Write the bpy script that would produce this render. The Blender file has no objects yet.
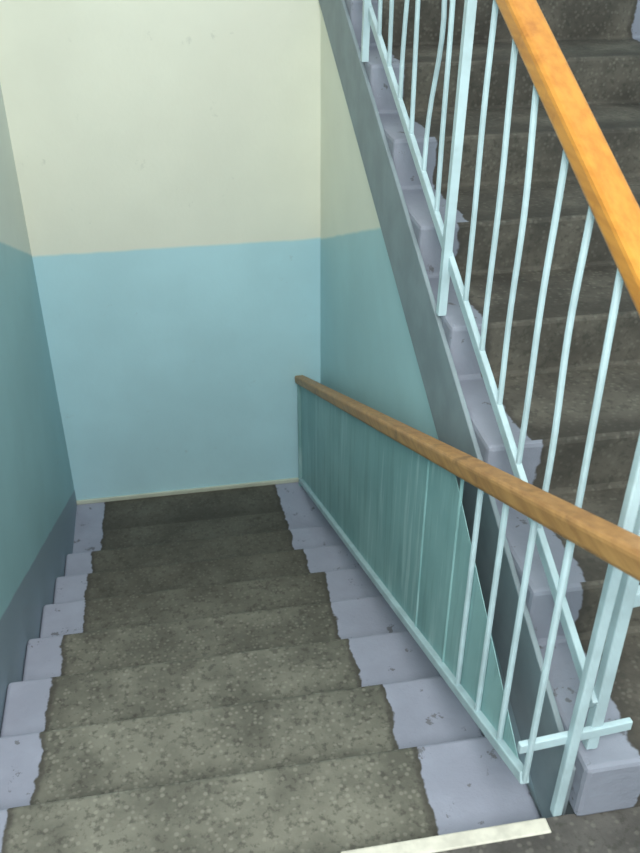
import bpy, bmesh, math
from mathutils import Vector, Matrix
sc=bpy.context.scene
sc.view_settings.view_transform='Standard'
sc.view_settings.look='None'
F_PX=891.14;PIT=.5637;YAW=.1756
Y0=.922;T=.3073;S=.1416;M=S/T
XL=-.5584;XR=.5365;YW=3.6155;XS=.6426;XE=1.78
N=8
def nd(y):return -M*(y-Y0)
def nu(y):return M*(y-.95)     # reference line of ascending flight (fitted)
OFF=.16
# ---------- material helpers
class Mt:
    def __init__(s,name,rough=.8):
        s.m=bpy.data.materials.new(name);s.m.use_nodes=True;s.t=s.m.node_tree
        s.b=s.t.nodes['Principled BSDF'];s.b.inputs['Roughness'].default_value=rough
        s.tc=s.t.nodes.new('ShaderNodeTexCoord')
        s.sep=s.t.nodes.new('ShaderNodeSeparateXYZ');s.t.links.new(s.tc.outputs['Object'],s.sep.inputs[0])
    def set(s,inp,v):
        if isinstance(v,bpy.types.NodeSocket): s.t.links.new(v,inp)
        elif isinstance(v,tuple): inp.default_value=v if len(v)==4 or len(inp.default_value)==3 else (*v,1)
        else: inp.default_value=v
    def math(s,op,a,b=0.,c=None,clamp=False):
        n=s.t.nodes.new('ShaderNodeMath');n.operation=op;n.use_clamp=clamp
        s.set(n.inputs[0],a);s.set(n.inputs[1],b)
        if c is not None:s.set(n.inputs[2],c)
        return n.outputs[0]
    def noise(s,scale,detail=4,rough=.55,vec=None):
        n=s.t.nodes.new('ShaderNodeTexNoise');n.inputs['Scale'].default_value=scale
        n.inputs['Detail'].default_value=detail;n.inputs['Roughness'].default_value=rough
        s.t.links.new(vec or s.tc.outputs['Object'],n.inputs['Vector']);return n.outputs['Fac']
    def vor(s,scale,out='Distance'):
        n=s.t.nodes.new('ShaderNodeTexVoronoi');n.inputs['Scale'].default_value=scale
        s.t.links.new(s.tc.outputs['Object'],n.inputs['Vector']);return n.outputs[out]
    def step(s,v,lo,hi):
        n=s.t.nodes.new('ShaderNodeMapRange');n.interpolation_type='SMOOTHSTEP'
        s.set(n.inputs[0],v);n.inputs[1].default_value=lo;n.inputs[2].default_value=hi
        return n.outputs[0]
    def mix(s,f,a,b):
        n=s.t.nodes.new('ShaderNodeMix');n.data_type='RGBA'
        s.set(n.inputs[0],f);s.set(n.inputs[6],a);s.set(n.inputs[7],b);return n.outputs[2]
    def mapv(s,sc3):
        n=s.t.nodes.new('ShaderNodeMapping');n.inputs['Scale'].default_value=sc3
        s.t.links.new(s.tc.outputs['Object'],n.inputs[0]);return n.outputs[0]
    def out(s,col,bump=None,bs=.3,bd=.01):
        s.set(s.b.inputs['Base Color'],col)
        if bump is not None:
            n=s.t.nodes.new('ShaderNodeBump');n.inputs['Strength'].default_value=bs;n.inputs['Distance'].default_value=bd
            s.t.links.new(bump,n.inputs['Height']);s.t.links.new(n.outputs[0],s.b.inputs['Normal'])
        return s.m
def c(r,g,b):
    f=lambda v:(v/255/12.92 if v/255<=.04045 else ((v/255+.055)/1.055)**2.4)
    return (f(r),f(g),f(b),1)
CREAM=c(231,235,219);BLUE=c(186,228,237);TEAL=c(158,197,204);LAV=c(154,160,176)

def wall_mat(name,cream,lower,zexpr,skirt=None,skcol=None):
    k=Mt(name,.55)
    n=k.noise(2.2,5);n2=k.noise(60,3)
    line=zexpr(k)
    wob=k.math('MULTIPLY',k.math('SUBTRACT',k.noise(9,3),.5),.012)
    f=k.step(k.math('ADD',line,wob),-.008,.008)
    cr=k.mix(k.step(n,.3,.75),tuple(v*.93 for v in cream[:3])+(1,),cream)
    lo=k.mix(k.step(n,.3,.75),tuple(v*.90 for v in lower[:3])+(1,),lower)
    col=k.mix(f,lo,cr)
    sc_=k.math('MULTIPLY',k.step(k.noise(11,6,.7),.64,.74),.22)
    col=k.mix(sc_,col,c(130,140,135))
    if skirt:
        g=k.math('SUBTRACT',1,k.step(k.math('ADD',skirt(k),wob),-.006,.006))
        col=k.mix(g,col,skcol)
    return k.out(col,n2,.12,.004)
def slopeline(z0,m):
    return lambda k:k.math('SUBTRACT',k.sep.outputs[2],k.math('MULTIPLY_ADD',k.math('SUBTRACT',YW,k.sep.outputs[1]),m,z0))
SK=c(138,154,168)
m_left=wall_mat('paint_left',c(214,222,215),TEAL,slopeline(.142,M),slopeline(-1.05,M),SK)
m_end=wall_mat('paint_end',CREAM,BLUE,lambda k:k.math('SUBTRACT',k.sep.outputs[2],.136))
m_fill=wall_mat('paint_infill',CREAM,c(172,212,218),slopeline(.133,.40),slopeline(-1.09,M),c(168,186,192))
m_side=wall_mat('paint_side',CREAM,BLUE,lambda k:k.math('SUBTRACT',k.sep.outputs[2],k.math('MULTIPLY_ADD',k.sep.outputs[1],M,1.0)))

def concrete(name,patches,base=(c(88,88,79),c(124,124,112)),y0=Y0,step_dark=.5,lav=LAV,far_falloff=None,spk=.32):
    k=Mt(name,.8)
    n=k.noise(6,5,.6);n3=k.noise(50,4,.65)
    col=k.mix(k.step(n,.3,.72),base[0],base[1])
    col=k.mix(k.math('MULTIPLY',k.step(n3,.5,.66),.55),col,c(54,53,47))
    v=k.vor(75);vc=k.vor(75,'Color')
    sp=k.math('MULTIPLY',k.math('SUBTRACT',1,k.step(v,.2,.5)),k.step(vc,.35,.7))
    col=k.mix(k.math('MULTIPLY',sp,spk),col,c(162,161,148))
    if far_falloff:
        col=k.mix(k.math('MULTIPLY',k.step(k.sep.outputs[1],far_falloff[0],far_falloff[1]),.6),col,c(60,55,47))  # light falloff painted into the colour: far treads go darker
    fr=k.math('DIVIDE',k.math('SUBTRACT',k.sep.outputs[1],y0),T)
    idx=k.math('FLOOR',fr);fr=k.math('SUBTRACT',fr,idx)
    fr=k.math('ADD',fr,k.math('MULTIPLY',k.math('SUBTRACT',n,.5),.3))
    col=k.mix(k.math('MULTIPLY',k.math('SUBTRACT',1,k.step(fr,.05,.45)),step_dark),col,c(50,46,40))  # each step darker over the first part of its depth
    w=k.t.nodes.new('ShaderNodeTexWhiteNoise');w.noise_dimensions='1D';k.t.links.new(idx,w.inputs['W'])
    wob=k.math('ADD',k.math('MULTIPLY',k.math('SUBTRACT',w.outputs['Value'],.5),.035),
        k.math('ADD',k.math('MULTIPLY',k.math('SUBTRACT',k.noise(6,2),.5),.06),k.math('MULTIPLY',k.math('SUBTRACT',k.noise(40,2),.5),.02)))
    pc=k.mix(k.step(k.noise(5,4),.35,.7),tuple(a*.86 for a in lav[:3])+(1,),lav)
    chips=k.step(k.noise(18,6,.7),.62,.66)
    for (x,sgn) in patches:
        d=k.math('MULTIPLY',k.math('SUBTRACT',k.math('ADD',k.sep.outputs[0],wob),x),sgn)
        f=k.math('MULTIPLY',k.step(d,-.003,.003),k.math('SUBTRACT',1,k.math('MULTIPLY',chips,.6)))
        edge=k.math('MULTIPLY',k.step(d,-.022,-.004),.75)
        col=k.mix(edge,col,c(62,59,54))
        col=k.mix(f,col,pc)
    return k.out(col,n3,.35,.006)
m_down=concrete('worn_concrete_down',[(.424,1),(-.43,-1)],far_falloff=(1.5,2.9))
m_up=concrete('worn_concrete_up',[(XS+.11,-1),(XE-.13,1)],base=(c(62,59,53),c(98,94,85)),lav=c(136,142,155),spk=.14,step_dark=.65)
m_land=concrete('worn_concrete_landing',[],base=(c(60,58,56),c(92,90,86)),step_dark=0.,spk=.15)
def plain(name,col,rough=.5,var=.12,scale=12):
    k=Mt(name,rough);n=k.noise(scale,4)
    return k.out(k.mix(k.step(n,.3,.7),tuple(a*(1-var) for a in col[:3])+(1,),col),n,.1,.002)
m_string=plain('stringer_paint',c(132,147,153),.6,.18,8)
m_metal=plain('rail_enamel_light',c(180,205,211),.4,.2)
m_trim=plain('nosing_trim',c(212,210,196),.5,.25,25)
m_base=plain('baseboard_paint',c(196,204,186),.6)
k=Mt('teal_streaked',.5)
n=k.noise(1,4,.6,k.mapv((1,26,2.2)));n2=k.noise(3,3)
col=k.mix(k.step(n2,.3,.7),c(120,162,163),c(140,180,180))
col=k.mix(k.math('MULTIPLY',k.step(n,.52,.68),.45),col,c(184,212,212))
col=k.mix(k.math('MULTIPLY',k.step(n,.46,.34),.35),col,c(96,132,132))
m_teal=k.out(col,n,.25,.006)
def wood(name,a,b,dark,rough=.4):
    k=Mt(name,rough);n=k.noise(5,5,.6,k.mapv((14,1.2,14)))
    col=k.mix(k.step(n,.3,.7),a,b)
    col=k.mix(k.math('MULTIPLY',k.step(k.noise(16,4,.6),.58,.75),.6),col,dark)
    return k.out(col,n,.15,.003)
m_wood1=wood('handrail_orange_varnish',c(178,118,42),c(198,138,54),c(150,92,30))
m_wood2=wood('handrail_brown_varnish',c(146,106,60),c(174,132,78),c(84,58,34),.5)
# ---------- mesh helpers
def empty(n):
    e=bpy.data.objects.new(n,None);sc.collection.objects.link(e);return e
def obj(name,bm,mat,parent=None,bevel=0,seg=2):
    me=bpy.data.meshes.new(name);bmesh.ops.recalc_face_normals(bm,faces=bm.faces);bm.to_mesh(me);bm.free()
    o=bpy.data.objects.new(name,me);sc.collection.objects.link(o)
    for m in (mat if isinstance(mat,list) else [mat]):me.materials.append(m)
    if parent:o.parent=parent
    if bevel:
        b=o.modifiers.new('bevel','BEVEL');b.width=bevel;b.segments=seg;b.limit_method='ANGLE'
    return o
def box(bm,lo,hi):
    vs=[bm.verts.new((x,y,z)) for x in (lo[0],hi[0]) for y in (lo[1],hi[1]) for z in (lo[2],hi[2])]
    for f in ((0,1,3,2),(4,6,7,5),(0,4,5,1),(2,3,7,6),(0,2,6,4),(1,5,7,3)):bm.faces.new([vs[i] for i in f])
def bar(bm,a,b,w,h,up=Vector((0,0,1))):
    a=Vector(a);b=Vector(b);d=(b-a).normalized()
    s=d.cross(up)
    if s.length<1e-3:s=Vector((1,0,0))
    s.normalize();u=s.cross(d).normalized()
    v=[bm.verts.new(p+s*i*w/2+u*j*h/2) for p in (a,b) for i,j in ((-1,-1),(1,-1),(1,1),(-1,1))]
    bm.faces.new(v[0:4][::-1]);bm.faces.new(v[4:8])
    for i in range(4):
        j=(i+1)%4;bm.faces.new((v[i],v[j],v[4+j],v[4+i]))
def rod(bm,pts,r,n=8):
    pts=[Vector(p) for p in pts];rings=[]
    for p in pts:
        rings.append([bm.verts.new(p+Vector((math.cos(2*math.pi*i/n)*r,math.sin(2*math.pi*i/n)*r,0))) for i in range(n)])
    for A,B in zip(rings,rings[1:]):
        for i in range(n):bm.faces.new((A[i],A[(i+1)%n],B[(i+1)%n],B[i]))
    bm.faces.new(rings[0][::-1]);bm.faces.new(rings[-1])
def prism(bm,prof,x0,x1):
    A=[bm.verts.new((x0,y,z)) for y,z in prof];B=[bm.verts.new((x1,y,z)) for y,z in prof]
    bm.faces.new(A);bm.faces.new(B[::-1])
    n=len(A)
    for i in range(n):
        j=(i+1)%n;bm.faces.new((A[i],B[i],B[j],A[j]))
ZF=-N*S;G=.002
# ---------- room shell
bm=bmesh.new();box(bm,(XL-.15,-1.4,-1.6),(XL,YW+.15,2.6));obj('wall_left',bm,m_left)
bm=bmesh.new();box(bm,(XL,YW,-1.6),(XE+.15,YW+.15,2.6));obj('wall_end',bm,m_end)
bm=bmesh.new();box(bm,(XE,-1.4,-1.6),(XE+.15,YW,2.6));obj('wall_right',bm,m_side)
bm=bmesh.new();box(bm,(XL,-1.4,-.2),(XE,Y0-.03,0));obj('floor',bm,m_land)
bm=bmesh.new();box(bm,(XL,Y0+(N-1)*T,ZF-.2),(XS,YW,ZF));obj('floor_lower',bm,m_down)
bm=bmesh.new();box(bm,(XL,YW-.012,ZF),(XS,YW,ZF+.022));obj('baseboard_end',bm,m_base,bevel=.003)
bm=bmesh.new();box(bm,(.2,Y0-.03,-.12),(.59,Y0+.002,.002));obj('trim_1',bm,m_trim,bevel=.004)
bm=bmesh.new();box(bm,(XL,Y0-.03,-.12),(.2,Y0,0));box(bm,(.59,Y0-.03,-.12),(XE,Y0,0));obj('trim_2',bm,m_land)
def sb(y):return nu(y)-.148
ya=Y0+.02
prof=[(ya,-1.6),(ya,sb(ya)),(YW,sb(YW)),(YW,-1.6)]
bm=bmesh.new();prism(bm,prof,XS+.001,XS+.12);obj('wall_infill',bm,m_fill)
# ---------- descending staircase
st=empty('staircase')
prof=[]
for k in range(1,N):
    prof+=[(Y0+(k-1)*T,-k*S),(Y0+k*T,-k*S)]
prof+=[(Y0+(N-1)*T,ZF-.2),(Y0,-S-.2)]
bm=bmesh.new();prism(bm,prof,XL+G,XS-.003);obj('flight_steps',bm,m_down,st,bevel=.012,seg=3)
# ---------- ascending staircase
su=empty('staircase')
K=9;ys=.95+(S-OFF)/M
prof=[]
for k in range(K):
    y=ys+k*T
    prof+=[(y,k*S),(y,(k+1)*S)]
yt=min(ys+K*T,YW-G);prof+=[(yt,K*S),(yt,sb(yt)+.002)]
yb=.95+.148/M
prof+=[(yb,.002)]
bm=bmesh.new();prism(bm,prof,XS,XE-G)
obj('flight_steps',bm,m_up,su,bevel=.01,seg=2)
bm=bmesh.new()
ye2=YW-G
prof2=[(ya,sb(ya)),(ye2,sb(ye2)),(ye2,sb(ye2)+.255),(ya,sb(ya)+.255)]
prism(bm,prof2,XS-.012,XS);obj('stringer',bm,m_string,su,bevel=.003)
# ---------- descending railing
rd=empty('stair_railing')
zb,zh=.1228,.716
ye=YW-.04
bm=bmesh.new();bar(bm,(XR,.93,nd(.93)+zb),(XR,ye,nd(ye)+zb),.018,.024);obj('bottom_rail',bm,m_metal,rd,bevel=.003)
bm=bmesh.new();bar(bm,(XR+.006,.62,nd(.62)+zh-.02),(XR+.006,YW-.004,nd(YW)+zh-.02),.046,.038);obj('handrail',bm,m_wood2,rd,bevel=.009,seg=3)
bm=bmesh.new()
for y in (.93,1.05,1.165,1.285):
    rod(bm,[(XR,y,nd(y)+zb-.005),(XR,y,nd(y)+zh-.04)],.006)
obj('balusters',bm,m_metal,rd)
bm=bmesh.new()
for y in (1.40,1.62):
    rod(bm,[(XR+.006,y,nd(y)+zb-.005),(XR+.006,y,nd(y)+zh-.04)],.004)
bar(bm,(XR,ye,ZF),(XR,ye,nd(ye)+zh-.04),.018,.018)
obj('balusters_teal',bm,m_teal,rd)
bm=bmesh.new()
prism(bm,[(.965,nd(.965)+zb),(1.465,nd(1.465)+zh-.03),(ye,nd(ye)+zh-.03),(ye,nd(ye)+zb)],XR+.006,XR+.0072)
obj('teal_sheet',bm,m_teal,rd)  # darker teal sheet filling the area under the lower handrail, cut on a slant
bm=bmesh.new();bar(bm,(XR-.02,.935,.2),(XS+.09,.95,.2),.012,.022)
obj('bracket',bm,m_metal,rd,bevel=.002)
# ---------- ascending railing
ru=empty('stair_railing')
XU=.652;zr,zt=.264,.9096
y1=YW-.05
bm=bmesh.new();bar(bm,(XU,.95,nu(.95)+zr),(XU,y1,nu(y1)+zr),.014,.03);obj('bottom_rail',bm,m_metal,ru,bevel=.003)
bm=bmesh.new();bar(bm,(XU+.014,.80,nu(.80)+zt+.03),(XU+.014,y1,nu(y1)+zt+.03),.056,.046);obj('handrail',bm,m_wood1,ru,bevel=.012,seg=3)
bm=bmesh.new();n=0;y=1.91-7*.131
while y<y1:
    r=(n%7==0)
    z0=nu(y)+zr-(.14 if r else 0);z1=nu(y)+zt+.012
    if n==0: pass
    elif r: bar(bm,(XU-.012,y,z0),(XU,y,z1),.02,.02)
    else:
        A={9:.034,4:.008,11:.014,2:-.008,12:-.012}.get(n,.004*((n*7)%3-1))
        pts=[(XU+A*.4*math.sin(q*3.14),y+A*math.sin(q*math.pi)*math.sin(q*6.3+(n%2))+.012*((n*5)%3-1)*q,z0+(z1-z0)*q) for q in [j/14 for j in range(15)]];rod(bm,pts,.0062)
    n+=1;y+=.131
obj('balusters',bm,m_metal,ru)
bm=bmesh.new();bar(bm,(.612,.93,0),(.622,.93,.93),.018,.018);bar(bm,(.665,.955,.15),(.665,.955,.93),.022,.022);bar(bm,(.66,.96,.5),(.82,.96,.52),.02,.03)
obj('newel_post',bm,m_metal,ru,bevel=.003)
# ---------- light
def area(name,loc,target,e,size,col):
    l=bpy.data.lights.new(name,'AREA');l.energy=e;l.size=size;l.color=col;l.shape='DISK'
    o=bpy.data.objects.new(name,l);sc.collection.objects.link(o);o.location=loc
    o.rotation_euler=(Vector(target)-Vector(loc)).to_track_quat('-Z','Y').to_euler();return o
area('ceiling_lamp',(-.1,-.5,2.35),(.1,3,-.3),86,1.1,(1,.985,.95))
w=bpy.data.worlds.new('w');sc.world=w;w.use_nodes=True
w.node_tree.nodes['Background'].inputs[0].default_value=(.94,.97,1,1)
w.node_tree.nodes['Background'].inputs[1].default_value=1.1
# ---------- camera
h=Vector((math.sin(YAW),math.cos(YAW),0));r=Vector((math.cos(YAW),-math.sin(YAW),0));zz=Vector((0,0,1))
Fd=math.cos(PIT)*h-math.sin(PIT)*zz;U=math.sin(PIT)*h+math.cos(PIT)*zz
cd=bpy.data.cameras.new('camera');cam=bpy.data.objects.new('camera',cd);sc.collection.objects.link(cam)
R=Matrix((r,U,-Fd)).transposed().to_4x4();cam.matrix_world=Matrix.Translation((0,0,1.5))@R
cd.sensor_fit='VERTICAL';cd.sensor_height=24;cd.lens=24*F_PX/853;cd.clip_start=.02
cd.dof.use_dof=True;cd.dof.focus_distance=2.2;cd.dof.aperture_fstop=4.5
sc.camera=cam
